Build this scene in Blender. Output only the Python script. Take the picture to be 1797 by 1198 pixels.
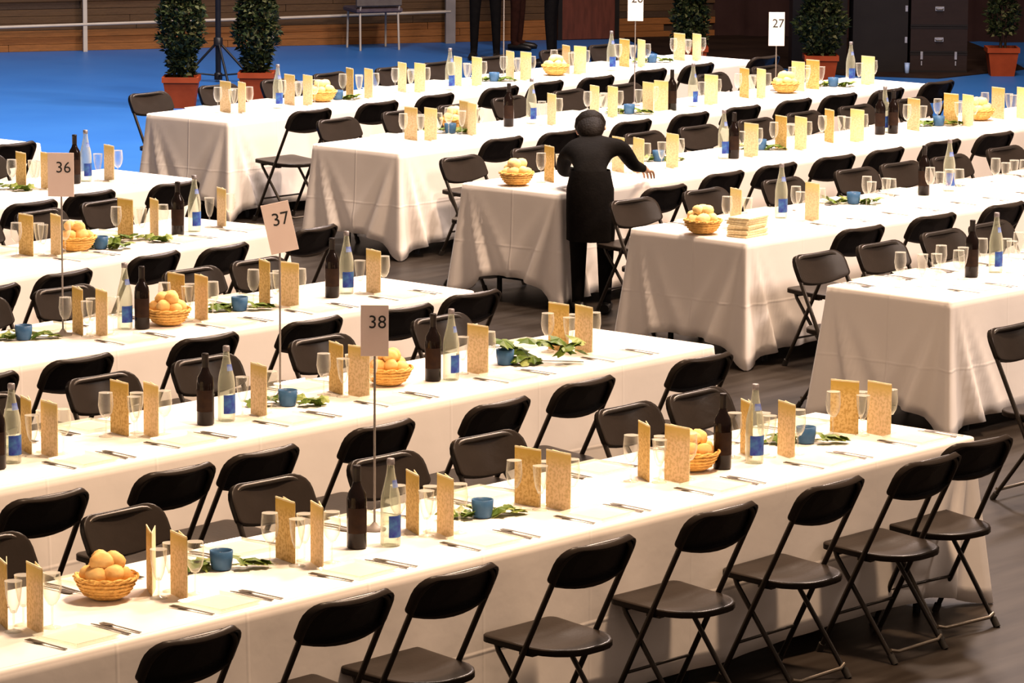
import bpy, math, random
from mathutils import Vector, Matrix, Euler
PI = math.pi
S = bpy.context.scene
for o in list(bpy.data.objects): bpy.data.objects.remove(o)
COL = S.collection

# ---------------- camera ----------------
cd_ = bpy.data.cameras.new('camera'); cam = bpy.data.objects.new('camera', cd_); COL.objects.link(cam)
cd_.sensor_width = 36.0; cd_.lens = 140.67; cd_.clip_start = .5; cd_.clip_end = 200
RX = Vector((0.645665, -0.76359, 0.006915)); UP = Vector((0.119989, 0.110394, 0.986618)); FW = Vector((0.754135, 0.636195, -0.1629))
m = Matrix((RX, UP, -FW)).transposed().to_4x4(); m.translation = Vector((0, 0, 3.9354)); cam.matrix_world = m
S.camera = cam

# ---------------- world, lights, exposure ----------------
w = bpy.data.worlds.new('hall_air'); S.world = w; w.use_nodes = True
bg = w.node_tree.nodes['Background']; bg.inputs[0].default_value = (.85, .61, .47, 1); bg.inputs[1].default_value = .33
def area(name, loc, target, size, power, col, spread=180):
    l = bpy.data.lights.new(name, 'AREA'); l.energy = power; l.size = size; l.color = col; l.spread = math.radians(spread)
    o = bpy.data.objects.new(name, l); COL.objects.link(o); o.location = loc
    o.rotation_euler = (Vector(target)-Vector(loc)).to_track_quat('-Z', 'Y').to_euler()
# the hall's ceiling floodlights: warm over the near tables, whiter over the far ones
area('ceiling_flood', (12.6, 8.2, 9), (11.0, 9.8, 0), 1.2, 410, (1, .68, .44), 95)
area('ceiling_flood', (18.8, 10.8, 9.5), (16.6, 12.2, 0), 1.2, 1450, (1, .71, .50))
area('ceiling_flood', (22.8, 14.2, 10), (19.8, 15.2, 0), 1.2, 1500, (1, .75, .58))
area('ceiling_flood', (27, 17.3, 10), (24.5, 18, 0), 1.2, 1220, (1, .81, .75))
area('ceiling_flood', (28.5, 20.8, 10), (26, 21.2, 0), 1.2, 560, (1, .82, .80), 120)
area('ceiling_flood', (20.4, 16.8, 11), (17.5, 17.8, 0), 1.2, 1100, (1, .80, .66))
area('ceiling_flood', (24, 23.5, 12), (21, 26.5, 0), 1.3, 1250, (.97, .96, 1), 110)
area('added_fill', (23.5, 2.5, 9), (19.2, 12.6, .4), 1.6, 190, (1, .80, .68), 60)  # added fill that brightens the near cloth sides, not a lamp of the hall
S.view_settings.view_transform = 'Standard'; S.view_settings.look = 'None'
S.view_settings.gamma = 1; S.view_settings.use_curve_mapping = False; S.view_settings.exposure = 0.0

# ---------------- layout measured on the floor plan (metres along and across each table row) ----------------
# row: (front corner at the aisle, turn, direction, length, width)
ROWS = {'A': ((14.19, 9.37), -0.012, -1, 6.5, 0.85),
        'B': ((15.34, 11.65), 0, -1, 6.5, 0.8),
        'C': ((15.88, 13.66), -0.02, -1, 6.5, 0.8),
        'D': ((17, 16.08), 0.1, -1, 6.5, 0.8),
        'E': ((18.3, 18.13), 0.03, -1, 6.5, 0.8),
        'F': ((18.98, 20.3), 0.02, -1, 6.5, 0.8),
        'R1': ((17.29, 11.59), -0.03, 1, 6.5, 0.81),
        'R2': ((18.34, 13.71), -0.04, 1, 6.5, 0.88),
        'R3': ((19.31, 15.9), 0, 1, 6.5, 0.82),
        'R4': ((20.26, 18.11), 0.014, 1, 6.51, 0.8),
        'R5': ((20.86, 20.32), 0.02, 1, 6.57, 0.83),
        'R0': ((16.3, 9.4), 0, 1, 6.5, 0.8)}
CHAIRS = {'A': {'near': [[-5.07, -0.19], [-4.32, -0.19], [-3.77, -0.19], [-3.07, -0.25], [-2.28, -0.21], [-1.6, -0.22], [-0.93, -0.22], [-0.44, -0.14]], 'far': [[-4.56, 1.02], [-3.87, 1.02], [-3.09, 1.02], [-2.42, 1.02], [-1.8, 1.02], [-0.87, 1.02], [-0.38, 1.02]]}, 'B': {'near': [[-4.97, -0.38], [-4.27, -0.38], [-3.77, -0.37], [-3.02, -0.34], [-2.28, -0.36], [-1.61, -0.3], [-0.73, -0.3]], 'far': [[-3.73, 0.97], [-3.01, 0.97], [-2.35, 0.97], [-1.57, 0.97], [-0.7, 0.97]]}, 'C': {'near': [[-3.87, -0.31], [-3.24, -0.26], [-2.41, -0.25], [-1.7, -0.26], [-1.1, -0.32], [-0.51, -0.25]], 'far': [[-2.45, 0.97], [-1.86, 0.97], [-0.95, 0.97], [-0.45, 0.97]]}, 'D': {'near': [[-3.24, -0.39], [-2.62, -0.35], [-1.82, -0.3], [-1.34, -0.4], [-0.44, -0.34]], 'far': [[-1.44, 0.97], [-0.87, 0.97], [-0.29, 0.97]]}, 'E': {'near': [[-2.03, -0.37], [-1.47, -0.31], [-0.78, -0.37]], 'far': [[-0.65, 1.09]]}, 'F': {'near': [[-0.69, -0.25]]}, 'R5': {'near': [[0.37, -0.29], [1.12, -0.29], [1.82, -0.25], [2.6, -0.25], [3.16, -0.25], [3.76, -0.29], [4.51, -0.25], [5.16, -0.25], [6.09, -0.25]], 'far': [[0.41, 1.01], [1.2, 1.04], [1.86, 1.0], [2.51, 1.04], [3.22, 1.0], [3.8, 1.0], [4.52, 1.0], [5.35, 1.01], [6.01, 1.0]]}, 'R4': {'near': [[0.56, -0.26], [1.15, -0.3], [2.03, -0.25], [2.72, -0.25], [3.36, -0.25], [4.02, -0.25], [4.59, -0.27], [5.16, -0.32], [5.94, -0.27]], 'far': [[0.66, 0.97], [1.38, 0.99], [1.98, 0.98], [2.67, 1.03], [3.38, 1.02], [4.03, 1.0], [5.2, 1.01], [6.01, 1.06]]}, 'R3': {'near': [[0.28, -0.34], [0.99, -0.34], [1.59, -0.32], [2.23, -0.33], [2.79, -0.34], [3.47, -0.34], [4.13, -0.34]], 'far': [[0.47, 1.04], [1.19, 1.04], [2.42, 1.06], [3.0, 1.03], [3.65, 1.01], [4.28, 1.04], [4.92, 1.03], [5.65, 1.03]]}, 'R2': {'near': [[0.45, -0.29], [1.19, -0.26], [1.91, -0.25]], 'far': [[0.44, 1.05], [1.12, 1.05], [1.89, 1.05], [2.63, 1.05], [3.11, 1.05], [3.66, 1.05], [4.34, 1.09]]}, 'R1': {'far': [[0.39, 0.98], [0.96, 0.98], [1.61, 1.02], [2.1, 1.03]]}, 'R0': {'far': [[0.02, 0.97]]}}
CARDS = {'A': {'near': [-4.46, -3.76, -3.06, -2.4, -1.66, -0.93, -0.27], 'far': [-5.16, -4.51, -3.78, -3.09, -2.42, -1.7, -0.33]}, 'B': {'near': [-4.13, -3.54, -2.88, -2.23, -1.41, -0.63], 'far': [-4.13, -3.59, -2.23, -0.65]}, 'C': {'near': [-2.39, -1.71, -1.08, -0.45], 'far': [-2.42, -1.75, -1.12]}, 'D': {'near': [-1.71, -0.85, -0.23], 'far': [-1.8, -0.94]}, 'E': {'near': [-1.03, -0.47], 'far': [-1.12]}, 'R2': {'near': [1.0], 'far': [0.45]}, 'R3': {'near': [1.18, 1.54, 2.41, 2.98, 3.65, 5.04, 5.77], 'far': [0.43, 1.14, 2.94, 3.51, 4.55, 5.03, 5.65]}, 'R4': {'near': [0.69, 1.14, 2.04, 2.76, 3.19, 3.35, 3.98, 4.63, 6.09], 'far': [0.64, 1.18, 2.72, 4.6, 5.32, 5.52]}, 'R5': {'near': [0.48, 1.21, 1.91, 2.52, 3.22, 3.84, 4.55, 5.38, 6.16], 'far': [0.45, 1.16, 1.85, 2.47, 3.15, 3.81, 4.54, 5.33, 6.1]}}
ITEMS = {'A': [['bread', -4.64, 0.49], ['candle', -4.04, 0.52], ['wine', -3.44, 0.41], ['water', -3.32, 0.35], ['candle', -2.71, 0.43], ['bread', -1.42, 0.42], ['wine', -1.31, 0.35], ['water', -1.12, 0.33], ['candle', -0.63, 0.43]], 'B': [['wine', -4.45, 0.28], ['water', -4.32, 0.33], ['wine', -3.18, 0.34], ['water', -3.05, 0.34], ['candle', -2.61, 0.39], ['candle', -1.13, 0.38], ['bread', -1.91, 0.42], ['wine', -1.69, 0.34], ['water', -1.61, 0.3]], 'C': [['candle', -2.72, 0.51], ['water', -2.15, 0.4], ['wine', -2.09, 0.34], ['bread', -1.92, 0.33], ['candle', -1.35, 0.4], ['wine', -0.7, 0.37], ['water', -0.55, 0.41]], 'D': [['bread', -1.5, 0.34], ['candle', -1.36, 0.28], ['ivy', -1.01, 0.28], ['wine', -0.66, 0.29], ['water', -0.47, 0.32]], 'E': [['wine', -0.71, 0.38], ['water', -0.58, 0.41], ['ivy', -1.27, 0.44]], 'R1': [['wine', 0.78, 0.42], ['water', 1.02, 0.43]], 'R2': [['bread', 0.1, 0.41], ['stack', 0.23, 0.18], ['water', 0.98, 0.53], ['candle', 1.81, 0.62], ['wine', 2.48, 0.58], ['water', 2.76, 0.59]], 'R3': [['bread', 0.14, 0.48], ['candle', 1.79, 0.62], ['water', 2.22, 0.4], ['wine', 2.27, 0.35], ['candle', 2.8, 0.52], ['wine', 4.16, 0.47], ['water', 4.3, 0.53], ['wine', 4.28, 0.44], ['candle', 4.92, 0.48], ['bread', 5.45, 0.48]], 'R4': [['candle', 1.14, 0.51], ['bread', 1.34, 0.63], ['wine', 1.77, 0.49], ['water', 2.03, 0.49], ['candle', 3.04, 0.37], ['wine', 3.42, 0.26], ['water', 3.79, 0.34], ['bread', 5.11, 0.42], ['candle', 5.78, 0.43], ['water', 6.15, 0.52]], 'R5': [['water', 0.92, 0.35], ['bread', 1.51, 0.43], ['candle', 1.69, 0.43], ['water', 2.84, 0.27], ['candle', 3.61, 0.45], ['bread', 4.35, 0.41], ['water', 4.97, 0.31], ['candle', 5.77, 0.49]]}

# ---------------- materials ----------------
def mat(name, col, rough=.5, metal=0, noise=None, bump=None, spec=.25, coat=0):
    m = bpy.data.materials.new(name); m.use_nodes = True; nt = m.node_tree; b = nt.nodes['Principled BSDF']
    b.inputs['Base Color'].default_value = (*col, 1); b.inputs['Roughness'].default_value = rough; b.inputs['Metallic'].default_value = metal
    b.inputs['Specular IOR Level'].default_value = spec; b.inputs['Coat Weight'].default_value = coat
    tc = nt.nodes.new('ShaderNodeTexCoord')
    if noise:
        sc, c2 = noise[0], noise[1]
        mp = nt.nodes.new('ShaderNodeMapping'); mp.inputs['Scale'].default_value = noise[2] if len(noise) > 2 else (1, 1, 1)
        n = nt.nodes.new('ShaderNodeTexNoise'); n.inputs['Scale'].default_value = sc; n.inputs['Detail'].default_value = 4
        r = nt.nodes.new('ShaderNodeValToRGB'); r.color_ramp.elements[0].position = .35; r.color_ramp.elements[1].position = .68
        r.color_ramp.elements[0].color = (*col, 1); r.color_ramp.elements[1].color = (*c2, 1)
        nt.links.new(tc.outputs['Object'], mp.inputs[0]); nt.links.new(mp.outputs[0], n.inputs[0]); nt.links.new(n.outputs[0], r.inputs[0]); nt.links.new(r.outputs[0], b.inputs['Base Color'])
    if bump:
        n = nt.nodes.new('ShaderNodeTexNoise'); n.inputs['Scale'].default_value = bump[0]; n.inputs['Detail'].default_value = 3
        q = nt.nodes.new('ShaderNodeBump'); q.inputs['Strength'].default_value = bump[1]; q.inputs['Distance'].default_value = .01
        nt.links.new(tc.outputs['Object'], n.inputs[0]); nt.links.new(n.outputs[0], q.inputs['Height']); nt.links.new(q.outputs[0], b.inputs['Normal'])
    return m
M = {}
M['plastic'] = mat('brown_plastic', (.021, .0165, .0135), .30, spec=.05, noise=(6, (.026, .020, .0165)), bump=(60, .05))
M['recess_shade'] = mat('shaded_recess_plastic', (.0065, .0052, .0055), .45, spec=.15, noise=(6, (.008, .0065, .0065)))  # shade of the hollow put into a darker copy of the brown plastic
M['tube'] = mat('painted_steel_tube', (0.03, 0.0246, 0.0198), .35, .6, noise=(5, (0.039, 0.0315, 0.0255)))
M['rod'] = mat('pale_steel_rod', (0.21, 0.175, 0.135), .35, .7, noise=(5, (0.18, 0.15, 0.115)))
M['rubber'] = mat('black_rubber', (.02, .018, .016), .7, noise=(9, (.03, .025, .02)))
M['steel'] = mat('brushed_steel', (.62, .60, .57), .3, .9, noise=(40, (.5, .48, .45)))
M['cutlery'] = mat('cutlery_steel', (.09, .075, .06), .4, .5, noise=(40, (.13, .11, .085)))
M['white_metal'] = mat('white_painted_metal', (0.434, 0.385, 0.322), .5, noise=(6, (0.385, 0.336, 0.28)))
M['grey_metal'] = mat('grey_painted_metal', (0.238, 0.21, 0.196), .5, noise=(6, (0.203, 0.182, 0.168)))
M['wood_top'] = mat('plywood_table', (.42, .28, .15), .6, noise=(5, (.34, .21, .11), (1, 8, 8)))
M['wicker'] = mat('golden_wicker', (.90, .56, .17), .7, noise=(60, (.66, .36, .09)), bump=(110, .9))
M['roll'] = mat('crusty_bread', (.78, .42, .12), .75, noise=(14, (.88, .62, .26)), bump=(50, .25))
M['roll_pale'] = mat('pale_floury_bread', (.84, .58, .22), .8, noise=(14, (.88, .70, .36)), bump=(50, .25))
M['blue'] = mat('matte_blue_glass', (.035, .095, .20), .35, noise=(20, (.060, .14, .26)), spec=.15)
M['wax'] = mat('white_wax', (.8, .76, .68), .6, noise=(9, (.75, .7, .6)))
M['leaf'] = mat('ivy_green', (.045, .095, .010), .5, noise=(16, (.13, .18, .025)), spec=.12)
M['leaf_pale'] = mat('pale_leaf_green', (.17, .22, .04), .5, noise=(16, (.27, .31, .09)), spec=.12)
M['shrub_leaf'] = mat('dark_shrub_leaf', (.010, .018, .006), .5, noise=(7, (.028, .036, .010)), spec=.1)
M['shrub_pale'] = mat('olive_shrub_leaf', (.05, .055, .018), .5, noise=(7, (.09, .09, .04)), spec=.12)
M['stem'] = mat('green_stem', (.12, .12, .04), .7, noise=(16, (.18, .15, .06)))
M['wine'] = mat('dark_wine_glass', (.006, .0030, .0024), .15, noise=(9, (.008, .004, .003)), spec=.22)
M['wine_label'] = mat('brown_bottle_label', (.016, .008, .006), .6, noise=(30, (.028, .014, .008)), spec=.1)
M['foil'] = mat('black_foil', (0.01, 0.007, 0.006), .4, noise=(30, (0.015, 0.01, 0.009)))
M['label'] = mat('blue_water_label', (.018, .028, .26), .5, noise=(24, (.06, .20, .42)))
M['neck_label'] = mat('blue_neck_label', (.10, .14, .42), .5, noise=(30, (.3, .4, .6)))
M['cap'] = mat('grey_metal_cap', (.30, .27, .28), .4, .5, noise=(30, (.22, .2, .2)))
M['paper'] = mat('white_card', (.74, .62, .58), .8, noise=(9, (.72, .59, .55)))
M['paper_white'] = mat('bright_white_card', (.86, .80, .80), .8, noise=(9, (.83, .77, .77)))
M['ink'] = mat('black_ink', (.02, .02, .02), .8, noise=(9, (.03, .03, .03)))
M['ground_ink'] = mat('grey_print', (.36, .26, .14), .8, noise=(40, (.30, .21, .11)))
M['terracotta'] = mat('terracotta', (.26, .045, .013), .7, noise=(7, (.21, .035, .010)), spec=.1)
M['soil'] = mat('soil', (0.015, 0.01, 0.006), .9, noise=(30, (0.025, 0.015, 0.01)), bump=(60, .6))
M['bark'] = mat('bark', (0.04, 0.022, 0.012), .9, noise=(18, (0.024, 0.014, 0.008)), bump=(40, .6))
M['black_metal'] = mat('black_metal', (0.006, 0.006, 0.008), .4, noise=(9, (0.009, 0.009, 0.011)))
M['case'] = mat('dark_brown_case', (0.01225, 0.0056, 0.0042), .5, noise=(5, (0.01575, 0.0077, 0.00595), (1, 1, 6)))
M['case_black'] = mat('black_case', (0.0056, 0.00385, 0.0035), .5, noise=(5, (0.0077, 0.0056, 0.0049)))
M['curtain'] = mat('dark_brown_cloth', (.028, .014, .013), .9, spec=.05, noise=(3, (.036, .019, .017)))
M['skin'] = mat('skin', (.55, .30, .20), .5, noise=(20, (.60, .34, .23)))
M['hair'] = mat('dark_hair', (0.0054, 0.0036, 0.0027), .6, spec=.05, noise=(50, (0.009, 0.006, 0.0042), (1, 1, .2)), bump=(80, .5))
M['black_cloth'] = mat('black_cloth', (0.004, 0.00325, 0.003), .85, spec=.05, noise=(20, (0.0055, 0.0045, 0.004)), bump=(60, .2))
M['brown_cloth'] = mat('brown_cloth', (0.035, 0.01225, 0.0077), .85, spec=.05, noise=(20, (0.0245, 0.00875, 0.0056)), bump=(60, .2))
M['grey_cloth'] = mat('grey_upholstery', (0.08, 0.065, 0.06), .8, noise=(20, (0.1, 0.085, 0.075)))
M['shoe'] = mat('black_leather', (0.006, 0.0055, 0.005), .35, noise=(20, (0.01, 0.009, 0.008)))
M['pale_blue'] = mat('pale_blue_plastic', (.22, .33, .55), .4, noise=(20, (.28, .38, .58)))

def glass_mat(name, tint, edge, rough=.04, base=.06):
    # thin-walled glass: clear face on, reflecting and slightly milky towards the rims
    m = bpy.data.materials.new(name); m.use_nodes = True; nt = m.node_tree; nt.nodes.clear()
    out = nt.nodes.new('ShaderNodeOutputMaterial'); mx = nt.nodes.new('ShaderNodeMixShader'); tr = nt.nodes.new('ShaderNodeBsdfTransparent')
    tr.inputs[0].default_value = (*tint, 1)
    gl = nt.nodes.new('ShaderNodeBsdfPrincipled'); gl.inputs['Base Color'].default_value = (*edge, 1); gl.inputs['Roughness'].default_value = rough; gl.inputs['Specular IOR Level'].default_value = 1.0
    lw = nt.nodes.new('ShaderNodeLayerWeight'); lw.inputs[0].default_value = .35
    ma = nt.nodes.new('ShaderNodeMath'); ma.operation = 'MULTIPLY_ADD'; ma.inputs[1].default_value = .75; ma.inputs[2].default_value = base; ma.use_clamp = True
    tc = nt.nodes.new('ShaderNodeTexCoord'); n = nt.nodes.new('ShaderNodeTexNoise'); n.inputs['Scale'].default_value = 35
    b = nt.nodes.new('ShaderNodeBump'); b.inputs['Strength'].default_value = .05; b.inputs['Distance'].default_value = .01
    nt.links.new(tc.outputs['Object'], n.inputs[0]); nt.links.new(n.outputs[0], b.inputs['Height']); nt.links.new(b.outputs[0], gl.inputs['Normal'])
    nt.links.new(lw.outputs['Facing'], ma.inputs[0]); nt.links.new(ma.outputs[0], mx.inputs[0])
    nt.links.new(tr.outputs[0], mx.inputs[1]); nt.links.new(gl.outputs[0], mx.inputs[2]); nt.links.new(mx.outputs[0], out.inputs[0])
    return m
M['glass'] = glass_mat('clear_glass', (.97, .98, .96), (.72, .70, .64))
M['water_glass'] = glass_mat('clear_bottle_glass', (.90, .95, .88), (.62, .62, .50), base=.20)
M['plate'] = glass_mat('plate_glass', (.97, .99, .95), (.80, .82, .72), base=.12)

def cloth_mat():
    m = mat('white_table_linen', (.80, .76, .72), .85, spec=.05); nt = m.node_tree; b = nt.nodes['Principled BSDF']
    tc = nt.nodes.new('ShaderNodeTexCoord'); sep = nt.nodes.new('ShaderNodeSeparateXYZ'); nt.links.new(tc.outputs['Object'], sep.inputs[0])
    def crease(out, period, off):
        a = nt.nodes.new('ShaderNodeMath'); a.operation = 'ADD'; a.inputs[1].default_value = off; nt.links.new(out, a.inputs[0])
        p = nt.nodes.new('ShaderNodeMath'); p.operation = 'PINGPONG'; p.inputs[1].default_value = period/2; nt.links.new(a.outputs[0], p.inputs[0])
        r = nt.nodes.new('ShaderNodeMapRange'); r.inputs[1].default_value = 0; r.inputs[2].default_value = .012; r.inputs[3].default_value = 1; r.inputs[4].default_value = 0; r.interpolation_type = 'SMOOTHSTEP'
        nt.links.new(p.outputs[0], r.inputs[0]); return r.outputs[0]
    c1, c2, c3 = crease(sep.outputs[0], .62, .1), crease(sep.outputs[2], .36, -.02), crease(sep.outputs[1], .55, .16)
    s1 = nt.nodes.new('ShaderNodeMath'); h1 = nt.nodes.new('ShaderNodeMath'); h1.operation = 'MULTIPLY'; h1.inputs[1].default_value = .35; nt.links.new(c1, h1.inputs[0]); nt.links.new(h1.outputs[0], s1.inputs[0]); h2 = nt.nodes.new('ShaderNodeMath'); h2.operation = 'MULTIPLY'; h2.inputs[1].default_value = .4; nt.links.new(c2, h2.inputs[0]); nt.links.new(h2.outputs[0], s1.inputs[1])
    s2 = nt.nodes.new('ShaderNodeMath'); nt.links.new(s1.outputs[0], s2.inputs[0]); nt.links.new(c3, s2.inputs[1])
    n = nt.nodes.new('ShaderNodeTexNoise'); n.inputs['Scale'].default_value = 2.2; n.inputs['Detail'].default_value = 5; nt.links.new(tc.outputs['Object'], n.inputs[0])
    ad = nt.nodes.new('ShaderNodeMath'); ad.operation = 'MULTIPLY_ADD'; ad.inputs[1].default_value = 2.5
    nt.links.new(n.outputs[0], ad.inputs[0]); nt.links.new(s2.outputs[0], ad.inputs[2])
    q = nt.nodes.new('ShaderNodeBump'); q.inputs['Strength'].default_value = .45; q.inputs['Distance'].default_value = .005
    nt.links.new(ad.outputs[0], q.inputs['Height']); nt.links.new(q.outputs[0], b.inputs['Normal'])
    r = nt.nodes.new('ShaderNodeValToRGB'); r.color_ramp.elements[0].color = (.80, .745, .69, 1); r.color_ramp.elements[1].color = (.84, .79, .75, 1)
    nt.links.new(n.outputs[0], r.inputs[0]); nt.links.new(r.outputs[0], b.inputs['Base Color'])
    return m
M['linen'] = cloth_mat()

def card_mat(name, c_top, c_mid, c_ink):
    # menu booklet: tan printed paper, a darker band along the top, lines of print
    m = mat(name, c_mid, .7); nt = m.node_tree; b = nt.nodes['Principled BSDF']
    tc = nt.nodes.new('ShaderNodeTexCoord'); sep = nt.nodes.new('ShaderNodeSeparateXYZ'); nt.links.new(tc.outputs['Object'], sep.inputs[0])
    n = nt.nodes.new('ShaderNodeTexNoise'); n.inputs['Scale'].default_value = 75; nt.links.new(tc.outputs['Object'], n.inputs[0])
    r = nt.nodes.new('ShaderNodeValToRGB'); r.color_ramp.elements[0].position = .42; r.color_ramp.elements[1].position = .55
    r.color_ramp.elements[0].color = (*c_ink, 1); r.color_ramp.elements[1].color = (*c_mid, 1); nt.links.new(n.outputs[0], r.inputs[0])
    t = nt.nodes.new('ShaderNodeValToRGB'); t.color_ramp.elements[0].position = .70; t.color_ramp.elements[1].position = .92
    t.color_ramp.elements[0].color = (0, 0, 0, 1); t.color_ramp.elements[1].color = (1, 1, 1, 1)
    s = nt.nodes.new('ShaderNodeMath'); s.operation = 'DIVIDE'; s.inputs[1].default_value = .23; nt.links.new(sep.outputs[2], s.inputs[0]); nt.links.new(s.outputs[0], t.inputs[0])
    mx = nt.nodes.new('ShaderNodeMixRGB'); mx.inputs[2].default_value = (*c_top, 1); nt.links.new(t.outputs[0], mx.inputs[0]); nt.links.new(r.outputs[0], mx.inputs[1])
    nt.links.new(mx.outputs[0], b.inputs['Base Color']); return m
M['card_tan'] = card_mat('tan_menu_print', (.60, .43, .13), (.72, .54, .32), (.57, .41, .21))
M['card_gold'] = card_mat('gold_menu_print', (.55, .36, .07), (.68, .47, .18), (.50, .31, .09))
M['card_cream'] = card_mat('cream_menu_print', (.78, .66, .26), (.80, .68, .42), (.68, .54, .30))
M['card_edge'] = mat('menu_edge_cream', (.82, .72, .48), .7, noise=(40, (.75, .62, .36)))

def floor_mats():
    m = mat('blue_sports_floor', (0.0245, 0.105, 0.294), .45); nt = m.node_tree; b = nt.nodes['Principled BSDF']
    tc = nt.nodes.new('ShaderNodeTexCoord'); n = nt.nodes.new('ShaderNodeTexNoise'); n.inputs['Scale'].default_value = 1.3; n.inputs['Detail'].default_value = 5
    r = nt.nodes.new('ShaderNodeValToRGB'); r.color_ramp.elements[0].color = (.014, .088, .30, 1); r.color_ramp.elements[1].color = (.026, .125, .36, 1)
    nt.links.new(tc.outputs['Object'], n.inputs[0]); nt.links.new(n.outputs[0], r.inputs[0]); nt.links.new(r.outputs[0], b.inputs['Base Color']); M['blue_floor'] = m
    m = mat('brown_floor_covering', (0.048, 0.036, 0.027), .42); nt = m.node_tree; b = nt.nodes['Principled BSDF']
    tc = nt.nodes.new('ShaderNodeTexCoord'); mp = nt.nodes.new('ShaderNodeMapping'); mp.inputs['Scale'].default_value = (.5, 4, 1); mp.inputs['Rotation'].default_value = (0, 0, -.75)
    n = nt.nodes.new('ShaderNodeTexNoise'); n.inputs['Scale'].default_value = 3; n.inputs['Detail'].default_value = 6
    r = nt.nodes.new('ShaderNodeValToRGB'); r.color_ramp.elements[0].color = (.017, .0125, .0095, 1); r.color_ramp.elements[1].color = (.031, .025, .0205, 1)
    r.color_ramp.elements[0].position = .35; r.color_ramp.elements[1].position = .65
    nt.links.new(tc.outputs['Object'], mp.inputs[0]); nt.links.new(mp.outputs[0], n.inputs[0]); nt.links.new(n.outputs[0], r.inputs[0]); nt.links.new(r.outputs[0], b.inputs['Base Color']); M['brown_floor'] = m; b.inputs['Specular IOR Level'].default_value = .05; b.inputs['Roughness'].default_value = .4
    m = mat('dark_stage_carpet', (0.014, 0.008, 0.006), .8, spec=.05, noise=(2, (0.024, 0.014, 0.0096))); M['carpet'] = m
floor_mats()

def plank_mat(name, a, b_):
    return mat(name, a, .6, noise=(5, b_, (1, 1, 14)), bump=(30, .3))
M['plank'] = plank_mat('brown_plank', (.078, .040, .015), (.058, .030, .012))
M['plank_reflect'] = plank_mat('orange_reflection_plank', (.235, .088, .020), (.165, .064, .016))  # light reflected onto the lowest boards, put into their orange colour
M['plank_dark'] = plank_mat('dark_brown_plank', (0.0455, 0.0252, 0.0126), (0.03325, 0.0182, 0.0091))
M['gap'] = mat('dark_backing', (.03, .018, .010), .9, noise=(5, (.04, .024, .014)))

# ---------------- mesh helpers ----------------
class MB:
    def __init__(s): s.v = []; s.f = []; s.mi = []; s.sm = []
    def add(s, vs, fs, mi=0, smooth=False):
        o = len(s.v); s.v += [tuple(x) for x in vs]
        for f in fs: s.f.append([i+o for i in f]); s.mi.append(mi); s.sm.append(smooth)
    def box(s, x0, y0, z0, x1, y1, z1, mi=0, bev=0, mtx=None):
        if bev > 0:
            b = bev; vs = []; 
            for z, i in ((z0, b), (z0+b, 0), (z1-b, 0), (z1, b)):
                vs += [(x0+i, y0+i, z), (x1-i, y0+i, z), (x1-i, y1-i, z), (x0+i, y1-i, z)]
            fs = [[3, 2, 1, 0], [12, 13, 14, 15]]
            for k in range(3):
                for j in range(4): a = k*4; fs.append([a+j, a+(j+1) % 4, a+4+(j+1) % 4, a+4+j])
        else:
            vs = [(x0, y0, z0), (x1, y0, z0), (x1, y1, z0), (x0, y1, z0), (x0, y0, z1), (x1, y0, z1), (x1, y1, z1), (x0, y1, z1)]
            fs = [[3, 2, 1, 0], [4, 5, 6, 7], [0, 1, 5, 4], [1, 2, 6, 5], [2, 3, 7, 6], [3, 0, 4, 7]]
        if mtx: vs = [mtx @ Vector(q) for q in vs]
        s.add(vs, fs, mi); return s
    def tube(s, pts, r, n=8, mi=0, cap=True, close=False):
        pts = [Vector(p) for p in pts]; N = len(pts); rs = r if isinstance(r, (list, tuple)) else [r]*N
        ref = None; vs = []
        for i, p in enumerate(pts):
            a = pts[(i-1) % N] if (i > 0 or close) else p; b = pts[(i+1) % N] if (i < N-1 or close) else p
            d = (b-a).normalized()
            if ref is None: ref = d.orthogonal().normalized()
            ref = (ref-d*ref.dot(d))
            ref = ref.normalized() if ref.length > 1e-5 else d.orthogonal().normalized()
            q = d.cross(ref)
            for k in range(n): t = 2*PI*k/n; vs.append(p+rs[i]*(math.cos(t)*ref+math.sin(t)*q))
        fs = []
        for i in range(N if close else N-1):
            j = (i+1) % N
            for k in range(n): fs.append([i*n+k, i*n+(k+1) % n, j*n+(k+1) % n, j*n+k])
        s.add(vs, fs, mi, True)
        if cap and not close:
            s.add(vs[:n], [list(range(n))[::-1]], mi); s.add(vs[-n:], [list(range(n))], mi)
        return s
    def lathe(s, prof, n=20, mi=0, c=(0, 0, 0), squash=1):
        vs = []
        for r, z in prof:
            for k in range(n): t = 2*PI*k/n; vs.append((c[0]+r*math.cos(t), c[1]+r*math.sin(t)*squash, c[2]+z))
        fs = []
        for i in range(len(prof)-1):
            for k in range(n): fs.append([i*n+k, i*n+(k+1) % n, (i+1)*n+(k+1) % n, (i+1)*n+k])
        s.add(vs, fs, mi, True)
        if prof[0][0] > 1e-4: s.add(vs[:n], [list(range(n))[::-1]], mi)
        if prof[-1][0] > 1e-4: s.add(vs[-n:], [list(range(n))], mi)
        return s
    def mesh(s, name, mats):
        me = bpy.data.meshes.new(name); me.from_pydata(s.v, [], s.f); 
        for q in (mats if isinstance(mats, (list, tuple)) else [mats]): me.materials.append(q)
        me.polygons.foreach_set('material_index', s.mi); me.polygons.foreach_set('use_smooth', s.sm); me.update(); return me
    def obj(s, name, mats, parent=None):
        return ob(name, s.mesh(name, mats), parent)
def ob(name, me, parent=None, loc=None, rot=None, sc=None):
    o = bpy.data.objects.new(name, me); COL.objects.link(o)
    if parent: o.parent = parent
    if loc: o.location = loc
    if rot: o.rotation_euler = rot
    if sc: o.scale = sc if isinstance(sc, tuple) else (sc, sc, sc)
    return o
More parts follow.
